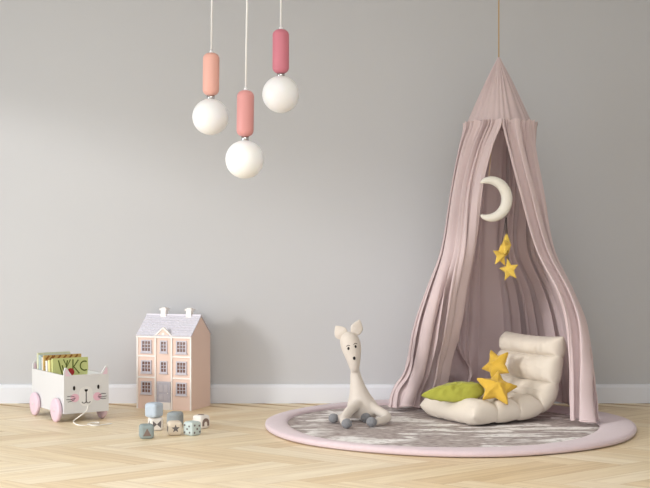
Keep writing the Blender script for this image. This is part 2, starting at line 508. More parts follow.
def curtain():
    nu, nv = 800, 120
    V = []
    edges = [[], [], []]
    top = ZR+0.012
    for j in range(nv):
        t = j/(nv-1)
        zrow = top-(top-0.046)*t**0.96
        pc = plan_curve(max(0.0, zrow), nu)
        low = max(0.0, min(1.0, (ZR-zrow)/1.0))
        for i in range(nu):
            s = i/(nu-1)
            z = zrow+(0.006*sin(s*41)+0.009*noise.noise((s*17, 3.1, 0)))*t**6
            x0, y0 = pc[i]
            xa, ya = pc[max(i-2, 0)]; xb, yb = pc[min(i+2, nu-1)]
            l = sqrt((xb-xa)**2+(yb-ya)**2) or 1; tx, ty = (xb-xa)/l, (yb-ya)/l
            nx, ny = ty, -tx
            su = s+0.004*noise.noise((s*5.0, z*1.6, 0.7))*low
            u = su*19+0.55*sin(2*pi*(su*2.7+0.13))+0.30*sin(2*pi*(su*6.1+0.4))
            amod = 0.75+0.6*noise.noise((su*9.0, z*0.6, 5.0))
            A = (0.006+0.046*low**0.7)*amod
            # how far this strip hangs at the back: there the round side of each fold faces inwards
            bk = max(0.0, min(1.0, (s-0.20)/0.06))*max(0.0, min(1.0, (0.635-s)/0.06))
            g = 1.25*abs(sin(pi*u))**0.9-0.7
            uf = su*14+0.45*sin(2*pi*(su*2.3+0.13))+0.25*sin(2*pi*(su*5.1+0.4))
            fold = (0.62*sin(2*pi*uf)+0.22*sin(4*pi*uf+1.0))*(1-bk)-g*bk
            u2 = su*36+0.6*sin(2*pi*su*7.7)+0.10*noise.noise((su*14, z*1.1, 9.0))
            g2 = 1.25*abs(sin(pi*u2))**0.85-0.7; gf = 0.6*sin(2*pi*u2)
            A2 = 0.0150*(1-low)**1.2+low**0.6*(0.006*(1-bk)+0.022*bk)*(0.85+0.6*noise.noise((su*20, z*0.7, 2.0)))
            dr = A*fold+A2*(gf*(1-bk)-g2*bk)*1.2
            # crumples near the floor, deeper on the left where the cloth pools
            lw = 1.0+0.6*max(0.0, min(1.0, (s-0.6)/0.1))
            cr = max(0.0, 1-z/0.5)*lw
            dr += 0.026*cr*noise.noise((su*24+z*4.5, z*5.0, 1.0))+0.010*cr*noise.noise((su*55+z*6, z*12, 4.0))
            fl = max(0.0, 1-z/0.11)
            dr += 0.028*fl**2*(0.5+noise.noise((su*30, 0, 8.0)))
            # cloth bunched up behind the cushion
            gq = math.exp(-((s-0.535)/0.036)**2)
            dr -= gq*(0.34*math.exp(-((z-0.20)/0.10)**2)-0.02*math.exp(-((z-0.05)/0.05)**2))
            tr = max(0.0, 1-(top-z)/0.03)
            dr += tr*0.006
            e = min(s, 1-s)
            dr -= 0.025*low*max(0.0, 1-e/0.010)
            dt = (A*0.55*sin(4*pi*u))*min(1, e/0.02)
            x = x0+nx*dr+tx*dt; y = y0+ny*dr+ty*dt
            y = min(y, -AY-0.012)                # never through the wall
            p = Vector((x, y, z+0.005*tr*sin(2*pi*u2)))
            V.append(p)
            if i == 0: edges[0].append(p)
            if i == nu-1: edges[1].append(p)
            if j == nv-1: edges[2].append(p)
    return (V, grid_faces(nu, nv)), edges
cv, ed = curtain()
obj('curtain', cv, M['canopy'], can, True)
obj('curtain_hem', merge(tube(ed[0], 0.004, 8), tube(ed[1], 0.004, 8), tube(ed[2], 0.004, 6)), M['hem'], can, True)
def cone():
    nu, nv = 360, 40; V = []
    for j in range(nv):
        t = j/(nv-1)                    # apex to ring
        z = ZA-(ZA-ZR+0.004)*t
        r = 0.006+0.169*(0.86*t+0.14*t**2+0.10*sin(pi*t)*0.5)
        for i in range(nu):
            s = i/nu; a = 2*pi*s
            u = s*26+0.35*sin(a*3+1)+0.2*sin(a*7)
            f = sin(2*pi*u)*(0.0042+0.0022*sin(a*5))*min(1, t*3)*(1-0.45*t)
            sag = 0.006*t*(1-t)*sin(a*4+.5)
            V.append(((r+f+sag)*sin(a), -(r+f+sag)*cos(a), z))
    n = len(V)
    Fc = grid_faces(nu, nv, True)
    Fc.append(tuple(range(nu)))
    return V, Fc
obj('cone_top', cone(), M['canopy'], can, True)
def hoop():
    n, m = 64, 10; V = []
    for i in range(n):
        a = 2*pi*i/n
        for k in range(m):
            b = 2*pi*k/m; r = 0.160+0.006*cos(b)
            V.append((r*cos(a), r*sin(a), ZR-0.008+0.006*sin(b)))
    Fc = []
    for i in range(n):
        for k in range(m):
            Fc.append((i*m+k, ((i+1)%n)*m+k, ((i+1)%n)*m+(k+1)%m, i*m+(k+1)%m))
    return V, Fc
obj('hoop', hoop(), M['hem'], can, True)
obj('hanging_cord', tube([(0.0,0,ZA-0.015),(0.0,0,CEIL)], 0.0035, 10), M['rope'], can, True)
obj('ceiling_hook', lathe([(0.004,CEIL-0.03),(0.006,CEIL-0.012),(0.022,CEIL-0.006),(0.024,CEIL)], 20), M['chrome'], can, True)

# ------------------------------------------------------------------ soft shapes
def seg_dist(p, a, b):
    ab = (b[0]-a[0], b[1]-a[1]); ap = (p[0]-a[0], p[1]-a[1])
    t = max(0, min(1, (ap[0]*ab[0]+ap[1]*ab[1])/(ab[0]**2+ab[1]**2)))
    return sqrt((ap[0]-ab[0]*t)**2+(ap[1]-ab[1]*t)**2)

def puffy(outline, k, power=0.6, nr=14, sub=6, ridge=0.0, seed=0, wr=0.0):
    """inflated pad over a closed star-convex outline in the XZ plane, thickness along Y"""
    pts = []
    m = len(outline)
    for i in range(m):
        a = outline[i]; b = outline[(i+1)%m]
        for q in range(sub):
            t = q/sub; pts.append((a[0]+(b[0]-a[0])*t, a[1]+(b[1]-a[1])*t))
    n = len(pts); V = []; Fc = []
    def h(p):
        d = min(seg_dist(p, outline[i], outline[(i+1)%m]) for i in range(m))
        v = k*d**power
        if wr: v *= 1+wr*noise.noise((p[0]*38+seed, p[1]*38, seed))
        return v
    for side in (-1, 1):
        base = len(V)
        V.append((0, side*h((0,0)), 0))
        for j in range(1, nr):
            q = 1-(1-j/nr)**1.5
            for p in pts:
                pp = (p[0]*q, p[1]*q); V.append((pp[0], side*h(pp), pp[1]))
        for i in range(n):
            tri = (base, base+1+i, base+1+(i+1)%n)
            Fc.append(tri if side < 0 else tri[::-1])
        for j in range(nr-2):
            for i in range(n):
                a = base+1+j*n+i; b = base+1+j*n+(i+1)%n
                q = (a, a+n, b+n, b)
                Fc.append(q if side < 0 else q[::-1])
    rim = len(V)
    V += [(p[0], 0, p[1]) for p in pts]
    half = 1+(nr-1)*n
    for side, base in ((-1,0),(1,half)):
        for i in range(n):
            a = base+1+(nr-2)*n+i; b = base+1+(nr-2)*n+(i+1)%n
            q = (a, rim+i, rim+(i+1)%n, b)
            Fc.append(q if side < 0 else q[::-1])
    return V, Fc

# ------------------------------------------------------------------ hanging moon and stars
md = 6.13; mk = md/F
mc = P(486.6, 199, md)
mob = thing('moon_and_star_mobile', 'cream crescent moon with three mustard stars hanging inside the pink canopy', 'mobile', mc)
path = []; rad = []
for i in range(41):
    q = -1+2*i/40; a = q*R(112)
    rr = (20.3-3.6*abs(q)**2.2)*mk
    path.append((rr*cos(a), 0.0, rr*sin(a)*1.03))
    rad.append(mk*(5.3*(1-abs(q)**2.1)**0.62+0.35))
vm = tube(path, rad, 20)
vm = ([Vector((v.x, v.y*1.15, v.z)) for v in vm[0]], vm[1])
obj('moon', vm, M['moon'], mob, True)
top = Vector((0.012, 0, 23*mk))
obj('hanging_string', tube([top, Vector((AX-mc.x, AD-md, ZA-0.03-mc.z))], 0.0015, 6), M['rope'], mob, True)
def hang_star(px, py, rad_, rx, rz, name='star'):
    c = P(px, py, md-0.005)-mc
    o = obj(name, puffy(star2(0,0,rad_*mk,rad_*0.46*mk), 0.34, 0.72, 8, 5), M['starfelt'], mob, False)
    o.location = c; o.rotation_euler = (0, R(rx), R(rz))
    return c
s1 = hang_star(506.3, 245, 12.0, 4, 70); s2 = hang_star(500.6, 255.5, 12.0, 6, 38); s3 = hang_star(509.2, 270, 12.0, -10, -40)
b0 = Vector((20*mk, 0, -23*mk+0.012))
obj('star_string', merge(tube([b0+Vector((-0.004,0,0.01)), s1+Vector((0,0,0.045))], 0.0018, 6),
                         tube([b0+Vector((-0.004,0,0.01)), s2+Vector((0.004,0,0.045))], 0.0014, 6),
                         tube([b0+Vector((0,0,0.01)), s3+Vector((-0.004,0.004,0.05))], 0.0018, 6)), M['inkline'], mob, True)

# ------------------------------------------------------------------ folding floor cushion
FRp = Vector((0.724, 5.800-D0, 0.016))
vdir = Vector((0.875, 0.484, 0)); udir = Vector((-0.484, 0.875, 0))
chair = thing('folding_floor_cushion', 'cream cotton tufted floor chair with an upright back, on the rug in the canopy', 'floor cushion', FRp)
def cushion():
    W = 0.475
    # centre line in the (v,z) plane: seat then back
    pathp = [(-0.012,0.062),(0.10,0.066),(0.22,0.068),(0.34,0.072),(0.42,0.088),(0.47,0.130),(0.492,0.20),(0.510,0.28),(0.528,0.36),(0.540,0.425)]
    cpts = catmull([Vector((a,b,0)) for a, b in pathp], 24)
    # arc length resample
    S = [0.0]
    for a, b in zip(cpts, cpts[1:]): S.append(S[-1]+(b-a).length)
    Lt = S[-1]
    def at(l):
        l = max(0, min(Lt, l))
        for i in range(len(S)-1):
            if l <= S[i+1]:
                t = (l-S[i])/max(1e-9, S[i+1]-S[i]); return cpts[i].lerp(cpts[i+1], t), (cpts[i+1]-cpts[i]).normalized()
        return cpts[-1], (cpts[-1]-cpts[-2]).normalized()
    seams = [0.0, 0.145, 0.285, 0.425, 0.565, 0.70, Lt]
    seams[-1] = Lt
    nu, nv = 90, 280
    V = []
    rows = []
    for side in (1, -1):
        for j in range(nv):
            l = Lt*j/(nv-1)
            c, t = at(l)
            nrm = Vector((-t.y, t.x, 0))
            for k in range(len(seams)-1):
                if seams[k] <= l <= seams[k+1]:
                    q = (l-seams[k])/(seams[k+1]-seams[k]); break
            roll0 = max(0.0, sin(pi*q))**0.30-(0.30*math.exp(-min(q,1-q)*0.143/0.009) if 0.03 < l < Lt-0.03 else 0)
            el = min(1.0, min(l, Lt-l)/0.055)
            edge_l = sqrt(max(0.0, 1-(1-el)**2))
            for i in range(nu):
                u = W*i/(nu-1)
                eu = min(1.0, min(u, W-u)/0.06); edge_u = sqrt(max(0.0, 1-(1-eu)**2))
                pull = 0.0
                near = min(q, 1-q)*(seams[1])
                pk = noise.noise((u*33, k*3.7+round(q)*1.1, 0.3))
                pucker = 0.014*pk*math.exp(-near/0.038)*(1 if 0.02 < l < Lt-0.02 else 0)
                soft = 0.006*noise.noise((u*9, l*9, 2.2))+0.003*noise.noise((u*24, l*16, 6.2))
                # tufts pulled down in the seams, 3 across
                tf_ = 0.0
                if 0.05 < l < Lt-0.05:
                    for uc in (0.16, 0.315):
                        tf_ += 0.010*math.exp(-((u-uc)/0.03)**2-(near/0.03)**2)
                roll = roll0+(1-roll0)*0.55*(1-edge_u)
                th = (0.066*(0.30+0.70*roll) if side > 0 else 0.056*(0.80+0.20*roll))*edge_l*edge_u
                th += (pucker+soft)*edge_l*edge_u-tf_*edge_l*edge_u
                th = max(0.0, th)
                # sides bulge, outline waists in at the seams
                wv = (u/W-0.5)*2
                uu = u-wv*0.007*(1-roll)*(abs(wv)**3)
                sag = 0.012*sin(pi*u/W)*(1 if l > 0.55 else 0)*max(0, (l-0.55)/0.3)
                p = c+nrm*th*side
                x = p.x; z = p.y-sag*(1 if l > Lt-0.14 else 0)
                z = max(z, 0.004)
                V.append(vdir*x+udir*uu+Vector((0,0,z)))
    n = nu*nv
    Fc = [f for f in grid_faces(nu, nv, flip=True)]
    Fc += [tuple(a+n for a in f) for f in grid_faces(nu, nv)]
    # stitch rims
    rim = [i for i in range(nu)]+[j*nu+nu-1 for j in range(1, nv)]+[(nv-1)*nu+i for i in range(nu-2, -1, -1)]+[j*nu for j in range(nv-2, 0, -1)]
    m = len(rim)
    for k in range(m):
        a = rim[k]; b = rim[(k+1)%m]
        Fc.append((a, b, b+n, a+n))
    return V, Fc
cu = obj('cushion_pad', cushion(), M['cotton'], chair, True)
def fix_normals(o):
    bm = bmesh.new(); bm.from_mesh(o.data)
    bmesh.ops.remove_doubles(bm, verts=bm.verts, dist=1e-5)
    bmesh.ops.recalc_face_normals(bm, faces=bm.faces); bm.to_mesh(o.data); bm.free(); o.data.update()
fix_normals(cu)

# star and leaf pillows on the cushion
def pillow(name, label, cat, vf, m, loc, rot, group=None, smooth=True):
    t = obj(name, vf, m, None, smooth); fix_normals(t)
    t.location = loc; t.rotation_euler = rot
    t['label'] = label; t['category'] = cat
    if group: t['group'] = group
    return t
pillow('star_pillow', 'mustard yellow five-pointed star pillow lying lower, in front on the cream cushion', 'pillow',
       puffy(star2(0,0,0.107,0.057,5,R(75)), 0.185, 0.50, 12, 7, seed=3, wr=0.35), M['mustard'], P(496.5,388,5.93), (R(-42), R(0), R(8)), 'mustard star pillows')
pillow('star_pillow', 'mustard yellow star pillow propped higher, behind the other star against the cushion back', 'pillow',
       puffy(star2(0,0,0.094,0.050,5,R(70)), 0.185, 0.50, 12, 7, seed=8, wr=0.35), M['mustard'], P(496.5,365.5,6.17), (R(-16), R(18), R(-52)), 'mustard star pillows')
leaf = []
for i in range(40):
    a = 2*pi*i/40
    x = cos(a); z = sin(a)
    w = 0.060*(1+0.22*x)
    px_ = 0.162*x
    leaf.append((px_, (abs(z)**(1.75 if x < 0 else 0.95))*(1 if z > 0 else -1)*w))
pillow('leaf_pillow', 'lime green pointed leaf pillow lying on the cream cushion beside the stars', 'pillow',
       puffy(leaf, 0.28, 0.60, 12, 2, seed=5, wr=0.30), M['lime'], P(453,392.3,5.98), (R(-52), R(-4), R(10)))

# ------------------------------------------------------------------ plush deer
dd = 6.08; dk = dd/F
do = Vector(((358-325)*dk, dd-D0, 0.0195))
deer = thing('plush_deer', 'cream felt deer toy with grey feet sitting on the left side of the rug', 'toy deer', do)
def DP(px, py, dy=0.0):
    """point in the deer's own frame; dy = metres towards the camera"""
    p = P(px, py, dd-dy); return p-do
secs = []
for x, y, hw, hd, dy in ((362,417,14,12,0),(363,412,16.5,14,0),(363,406,16,13.5,0),(361.5,400,13.3,12,0),(359.5,393,10,10,0),(357.6,385,7.6,8,0),(356,377,5.7,6,0),(355,370,4.6,5.2,0.0),(354.6,364,4.4,5,0)):
    c = DP(x,y,0); c = Vector((c.x, -dy, c.z)); secs.append((c, hw*dk, hd*dk))
body = loft(secs, 28)
hs = []
for x, y, hw, hd, dy in ((354.6,371.5,2.5,3.0,4.0),(354.4,369.5,4.4,5.2,4.0),(354,365,5.8,7.0,4.2),(353.2,359.5,7.2,8.6,3.6),(352.2,354,8.8,9.6,2.6),(351.2,348.5,10.1,10.4,1.5),(350.3,343,10.5,10.8,0.8),(349.7,338.5,9.6,10,0.3),(349.3,335,7.8,8.2,0),(349.1,332.6,5,5.4,0),(349,331.5,2,2,0)):
    c = DP(x,y,0); hs.append((Vector((c.x, -dy*dk, c.z)), hw*dk, hd*dk))
head = loft(hs, 28)
def leg(pts, r0, r1):
    pts = catmull(pts, 6); n = len(pts)
    return tube(pts, [r0+(r1-r0)*i/(n-1) for i in range(n)], 14)
hoofs = [(333.6,417.6,5.97),(346.8,422.6,5.79),(366.0,416.8,5.99),(371.6,421.0,5.84)]
HC = [P(a,b,c)-do for a, b, c in hoofs]
for c in HC: c.z = 0.0245
bodyparts = [body, head,
  leg([(DP(356,404,.03)), DP(350,409,.06), HC[0]+Vector((0.045,0.01,0.004)), HC[0]+Vector((0.012,0,0))], 0.024, 0.017),
  leg([DP(358,404,.05), Vector((DP(350,410).x, -0.12, 0.065)), Vector((DP(343.5,416).x, -0.20, 0.036)), HC[1]+Vector((-0.012,0.03,0.002))], 0.025, 0.020),
  leg([DP(365,406,.03), Vector((DP(366,410).x, -0.06, 0.035)), HC[2]+Vector((0.0,0.015,0.003))], 0.024, 0.018),
  leg([DP(366,403,.02), Vector((DP(377,408).x, -0.05, 0.055)), Vector((DP(385.5,414).x, -0.10, 0.034)), Vector((DP(383,417).x, -0.17, 0.026)), HC[3]+Vector((0.018,0.012,0.0))], 0.028, 0.019)]
db = obj('body', merge(*bodyparts), M['felt'], deer, True)
voxel_bake(db, 0.0055, 8, 0.5)
for c in HC:
    h = obj('foot', ellipsoid((0,0,0), 0.0265, 0.0265, 0.024), M['hoof'], deer, True); h.location = c
def ear(base, tip, w, side):
    b = DP(*base); t = DP(*tip); ax = (t-b); L = ax.length; ax.normalize()
    out = []
    for i in range(24):
        a = 2*pi*i/24; s = cos(a)
        out.append((sin(a)*w*(1-0.62*max(0,s)**1.2), L*(0.46+0.54*s)))
    vf = puffy([(x, z-L*0.42) for x, z in out], 0.115, 0.6, 8, 1)
    vf = ([Vector((v[0], v[1], v[2]+L*0.42)) for v in vf[0]], vf[1])
    # cup the ear
    vf = ([Vector((v.x, v.y-0.22*abs(v.x), v.z)) for v in vf[0]], vf[1])
    e = obj('ear', vf, M['felt'], deer, True); fix_normals(e)
    e.location = b; e.rotation_euler = (0, math.atan2(ax.x, ax.z), R(side))
ear((344.5,337.5), (335.6,325.8), 0.035, -6); ear((354.5,334.5), (359.6,319.6), 0.032, 8)
def on_head(px, py, lift=0.0):
    c = DP(px, py); best = None
    for (a, ra, rb), (b, rc, rd) in zip(hs, hs[1:]):
        if a.z <= c.z <= b.z:
            t = (c.z-a.z)/(b.z-a.z); cx = a.x+(b.x-a.x)*t; cy = a.y+(b.y-a.y)*t; rx = ra+(rc-ra)*t; ry = rb+(rd-rb)*t
            q = max(-0.98, min(0.98, (c.x-cx)/rx)); return Vector((c.x, cy-ry*sqrt(1-q*q)*0.965-lift, c.z))
for px, py in ((348.3,347.6),(355.2,345.8)):
    e = obj('eye', ellipsoid((0,0,0), 0.0062, 0.005, 0.0080, 14, 10), M['black'], deer, True); e.location = on_head(px, py)
    bx = obj('eyebrow', tube(catmull([on_head(px-2.0, py-2.0), on_head(px-0.4, py-3.2), on_head(px+1.6, py-2.6)], 5), 0.0021, 6), M['inkline'], deer, True)
e = obj('nose', ellipsoid((0,0,0), 0.0070, 0.007, 0.0088, 14, 10), M['black'], deer, True); e.location = on_head(353.9, 357.2)

# ------------------------------------------------------------------ toy cart
cf = Vector((0.832, 0.555, 0)); ang = math.atan2(0.555, 0.832)
FL = Vector((-1.316, 6.10-D0, 0.0))
cart = thing('toy_cart', 'white wooden pull cart with a pink-cheeked cat face and pink wheels, left of the dollhouse', 'toy cart', FL, ang)
CW, CL, Z0, Z1, TK = 0.242, 0.455, 0.046, 0.240, 0.011
obj('side_panel', box(0, TK, TK, CL-TK, Z0, Z1), M['cartwhite'], cart)
obj('side_panel', box(CW-TK-0.018, CW-0.018, TK, CL-TK, Z0, Z1), M['cartwhite'], cart)
obj('base_board', box(TK, CW-TK-0.018, TK, CL-TK, Z0, Z0+TK), M['cartwhite'], cart)
def cat_panel():
    """cat-head outline with two ears"""
    eh, ew = 0.040, 0.042
    pts = [(0,Z0),(CW,Z0),(CW,Z1)]
    pts += [(CW-0.001,Z1+eh*0.55),(CW-0.006,Z1+eh*0.92),(CW-0.011,Z1+eh),(CW-0.017,Z1+eh*0.90),(CW-0.028,Z1+eh*0.45),(CW-ew,Z1)]
    pts += [(ew,Z1),(0.028,Z1+eh*0.45),(0.017,Z1+eh*0.90),(0.011,Z1+eh),(0.006,Z1+eh*0.92),(0.001,Z1+eh*0.55),(0,Z1)]
    return pts
fp = obj('front_panel', plate(cat_panel(), TK, -TK), M['cartwhite'], cart)
bpn = obj('rear_panel', plate(cat_panel(), TK, -CL), M['cartwhite'], cart)
def earpatch(mir, off, par, inner):
    pts = [(0.008,Z1-0.004),(0.006,Z1+0.012),(0.0085,Z1+0.027),(0.012,Z1+0.032),(0.017,Z1+0.027),(0.026,Z1+0.010),(0.034,Z1-0.004)]
    if mir: pts = [(CW-x, z) for x, z in pts]
    if inner:
        return obj('inner_ear', plate(pts, 0.0008, off), M['cartpink'], par)
    return obj('inner_ear', plate(pts, 0.0008, off), M['cartpink'], par)
for mir in (0, 1):
    earpatch(mir, 0.0, fp, False)
    earpatch(mir, -CL+TK, bpn, True)
def zf(f): return Z0+(Z1-Z0)*f
mz = [(0.118+0.038*abs(cos(a))**0.8*(1 if cos(a) > 0 else -1), zf(0.42)+0.052*abs(sin(a))**0.8*(1 if sin(a) > 0 else -1)*(1.0 if sin(a) > 0 else 0.92)) for a in [2*pi*i/40 for i in range(40)]]
obj('muzzle', plate(mz, 0.0008), M['muzzle'], fp)
for x, zfr in ((0.054,0.66),(0.185,0.655)):
    obj('eye', plate(disc2(x, zf(zfr), 0.0062, 0.0115), 0.001), M['black'], fp)
for x in (0.058, 0.180):
    obj('cheek', plate(disc2(x, zf(0.405), 0.023, 0.021, 28), 0.0008), M['cheek'], fp)
obj('nose', plate([(0.108,zf(.60)),(0.114,zf(.615)),(0.123,zf(.615)),(0.129,zf(.60)),(0.124,zf(.56)),(0.1185,zf(.535)),(0.113,zf(.56))], 0.001, 0.0008), M['black'], fp)
def arc2(cx, cz, r, a0, a1, n=10): return [(cx+r*cos(R(a0+(a1-a0)*i/n)), cz+r*sin(R(a0+(a1-a0)*i/n))) for i in range(n+1)]
obj('mouth', merge(ribbon([(0.1185,zf(.55)),(0.1185,zf(.31))], 0.0042, 0.001, 0.0008),
                   ribbon(arc2(0.107,zf(.31),0.0115,200,360), 0.0036, 0.001, 0.0008), ribbon(arc2(0.130,zf(.31),0.0115,180,340), 0.0036, 0.001, 0.0008)), M['inkline'], fp)
for k, (x0, z0, x1, z1) in enumerate([(0.016,.45,0.058,.43),(0.012,.375,0.062,.40),(0.020,.31,0.056,.365),(0.226,.47,0.184,.43),(0.231,.40,0.182,.40),(0.226,.33,0.186,.37)]):
    zm = (zf(z0)+zf(z1))/2+(0.004 if z0 > .4 else -0.003)
    obj('whisker', ribbon([(x0,zf(z0)),((x0+x1)/2,zm),(x1,zf(z1))], 0.0026, 0.001, 0.0010), M['inkline'], fp)
WRr = 0.0605
wprof = [(0.004,0.0),(WRr*0.86,0.0),(WRr*0.96,0.0025),(WRr,0.007),(WRr,0.015),(WRr*0.96,0.0195),(WRr*0.86,0.022),(0.004,0.022)]
for sx, ay in ((-1,0.074),(-1,0.376),(1,0.074),(1,0.376)):
    wv = lathe(wprof, 40)
    if sx < 0: mt = Matrix.Translation((-0.002, ay, WRr)) @ Matrix.Rotation(R(-90), 4, 'Y')
    else: mt = Matrix.Translation((CW-0.0175, ay, WRr)) @ Matrix.Rotation(R(90), 4, 'Y')
    w = obj('wheel', tf(wv, mt), M['cartpink'], cart, True)
    x0 = -0.024 if sx < 0 else CW+0.0045
    obj('axle_cap', tf(lathe([(0.006,0),(0.006,0.002),(0.003,0.004)], 16), Matrix.Translation((x0, ay, WRr)) @ Matrix.Rotation(R(90*sx), 4, 'Y')), M['cartwhite'], w, True)
def floor_pt(px, py, z=0.004):
    d = F*(H-z)/(py-CY); p = P(px, py, d); return Matrix.Rotation(-ang, 4, 'Z') @ (p-FL)
st = [Vector((0.128,-0.002,zf(.18))), Vector((0.112,-0.020,0.058)), Vector((0.070,-0.035,0.035)), floor_pt(73.6,421), floor_pt(76.0,424.2), floor_pt(82,425.4), floor_pt(90,424.8), floor_pt(97,424.0), floor_pt(99,422.6), floor_pt(93,422.6), floor_pt(88,424.2), floor_pt(94,425.6), floor_pt(103,424.6), floor_pt(112,423.6)]
obj('pull_string', tube(catmull(st, 8), 0.0032, 8), M['string'], cart, True)

# ------------------------------------------------------------------ books in the cart
def book(y0, th, h, w, cover, x0, lean, label, art=None, artm=None):
    loc = FL+Matrix.Rotation(ang, 3, 'Z') @ Vector((x0, y0, Z0+TK+0.001))
    t = thing('picture_book', label, 'book', loc, 0, 'picture books in the cat cart', rot=(R(lean), 0, ang))
    ct = 0.0016
    obj('cover', merge(box(0,w,0,ct,0,h), box(0,w,th-ct,th,0,h), box(0,ct,ct,th-ct,0,h)), cover, t)
    obj('pages', box(ct,w-0.003,ct,th-ct,0.003,h-0.003), M['paper'], t)
    if art:
        for nm, vf, mm in art: obj(nm, vf, mm, t)
    return t
def cm(n, c): return mat(n, c, 0.5, 0.3, var=0.12, vscale=30)
B = {'green': cm('cover_lime', (204,209,140)), 'yel': cm('cover_lemon', (236,226,160)), 'ylw': cm('cover_yellow', (229,205,104)), 'brown': cm('cover_ochre', (196,164,98)),
     'white': cm('cover_white', (240,238,230)), 'teal': cm('cover_teal', (170,188,188)), 'blue': cm('cover_pale_blue', (200,216,218)), 'sage': cm('cover_sage', (206,208,178))}
DK = mat('print_dark_green', (98,108,40), 0.6); RD = mat('print_red', (170,50,48), 0.6); OC = mat('print_brown', (140,92,40), 0.6)
h0 = 0.252
def strokes():
    a = []
    for x, dx, z0 in ((0.032,0.022,.242),(0.052,0.026,.215),(0.082,-0.02,.24)):
        a.append(ribbon([(x, z0), (x+dx*0.4, z0-0.035), (x+dx, z0-0.08)], 0.007, 0.0008))
    a.append(ribbon([(0.112,.243),(0.110,.170)], 0.007, 0.0008))
    a.append(ribbon([(0.142,.240),(0.116,.205),(0.146,.168)], 0.007, 0.0008))
    a.append(ribbon(arc2(0.176,.207,0.024,60,300,12), 0.007, 0.0008))
    a.append(ribbon([(0.060,.245),(0.078,.205),(0.098,.243)], 0.006, 0.0008))
    return merge(*a)
art0 = [('cover_lettering', strokes(), DK), ('cover_picture', plate(disc2(0.098,0.178,0.020,0.020,14), 0.0008, 0.0009), RD)]
yb = 0.198
book(yb, 0.016, h0, 0.196, B['green'], 0.0205, -3, 'lime green picture book with dark lettering, frontmost in the cat cart', art0)
book(yb+0.028, 0.020, 0.243, 0.17, B['yel'], 0.016, -4, 'lemon yellow picture book directly behind the lime green book')
book(yb+0.062, 0.024, 0.236, 0.17, B['white'], 0.016, -4, 'thick white picture book second behind the lime green book')
art1 = [('cover_pattern', merge(*[ribbon([(0.01+0.032*i, .240),(0.028+0.032*i,.259)], 0.009, 0.0008) for i in range(6)], ribbon([(0.004,.20),(0.05,.259)], 0.008, 0.0008)), OC)]
book(yb+0.100, 0.018, 0.262, 0.208, B['brown'], 0.0145, -4, 'tall ochre patterned picture book standing above the others in the cart', art1)
book(yb+0.128, 0.014, 0.250, 0.18, B['white'], 0.0145, -3, 'thin white picture book just behind the tall ochre book')
book(yb+0.150, 0.014, 0.255, 0.18, B['teal'], 0.0145, -3, 'teal picture book between white and pale spines at the back of the cart')
book(yb+0.173, 0.012, 0.258, 0.18, B['blue'], 0.0145, -3, 'pale blue picture book just behind the teal book')
book(yb+0.194, 0.022, 0.268, 0.18, B['sage'], 0.0145, -2, 'pale sage picture book rearmost in the cat cart')

# ------------------------------------------------------------------ dollhouse
hx = Vector((0.94,-0.342,0)).normalized(); ha = math.atan2(hx.y, hx.x)
HR = Vector((-0.7275,-0.338,0)); HWd = 0.330; HD = 0.242; EH = 0.404; RH = 0.512
HO = HR-hx*HWd
house = thing('dollhouse', 'pale pink three-storey dollhouse with lilac roof and white chimneys beside the cat cart', 'dollhouse', HO, ha)
def house_body():
    d2 = HD/2
    V = [(0,0,0),(HWd,0,0),(HWd,HD,0),(0,HD,0),(0,0,EH),(HWd,0,EH),(HWd,HD,EH),(0,HD,EH),(0,d2,RH-0.006),(HWd,d2,RH-0.006)]
    Fc = [(0,3,2,1),(0,1,5,4),(2,3,7,6),(1,2,6,9,5),(3,0,4,8,7),(4,5,9,8),(6,7,8,9)]
    return V, Fc
obj('walls', house_body(), M['house'], house)
def roof_side(front):
    parts = []; n = 9; d2 = HD/2; ov = 0.004
    y0, z0 = -0.008, EH-0.003; y1, z1 = d2+0.002, RH+0.001
    L = sqrt((y1-y0)**2+(z1-z0)**2); ey, ez = (y1-y0)/L, (z1-z0)/L; ny, nz = -ez, ey
    rnd = random.Random(5)
    for k in range(n):
        a = L*k/n; b = L*(k+1.25)/n if k < n-1 else L
        cols = 14
        for c in range(cols):
            off = 0.5 if k%2 else 0.0
            xa = -ov+(HWd+2*ov)*max(0, (c-off))/cols+0.0006; xb = -ov+(HWd+2*ov)*min(cols, c+1-off+(1 if (k%2 and c == cols-1) else 0))/cols-0.0006
            q = rnd.random()*0.0006
            P4 = lambda s, h: (y0+ey*s+ny*h, z0+ez*s+nz*h)
            lo0, lo1 = P4(a,0.0), P4(a,0.0052+q); hi0, hi1 = P4(b,0.0), P4(b,0.0015)
            v = [(xa,*lo0),(xb,*lo0),(xb,*lo1),(xa,*lo1),(xa,*hi0),(xb,*hi0),(xb,*hi1),(xa,*hi1)]
            if not front: v = [(x, HD-y, z) for x, y, z in v]
            f = [(0,1,2,3),(3,2,6,7),(7,6,5,4),(0,4,5,1),(1,5,6,2),(0,3,7,4)]
            parts.append((v, f if front else [q_[::-1] for q_ in f]))
    return merge(*parts)
obj('roof', merge(roof_side(True), roof_side(False), box(-0.004,HWd+0.004,HD/2-0.007,HD/2+0.007,RH-0.003,RH+0.006)), M['roof'], house)
for cx in (0.105, 0.262):
    ch = obj('chimney', box(cx-0.015,cx+0.015,HD/2-0.016,HD/2+0.016,RH-0.012,RH+0.026), M['housewhite'], house)
    obj('chimney_cap', merge(box(cx-0.021,cx+0.021,HD/2-0.022,HD/2+0.022,RH+0.026,RH+0.036), box(cx-0.013,cx+0.013,HD/2-0.013,HD/2+0.013,RH+0.036,RH+0.041)), M['housewhite'], ch)
def fx(f): return HWd*f
def fz(f): return EH*f
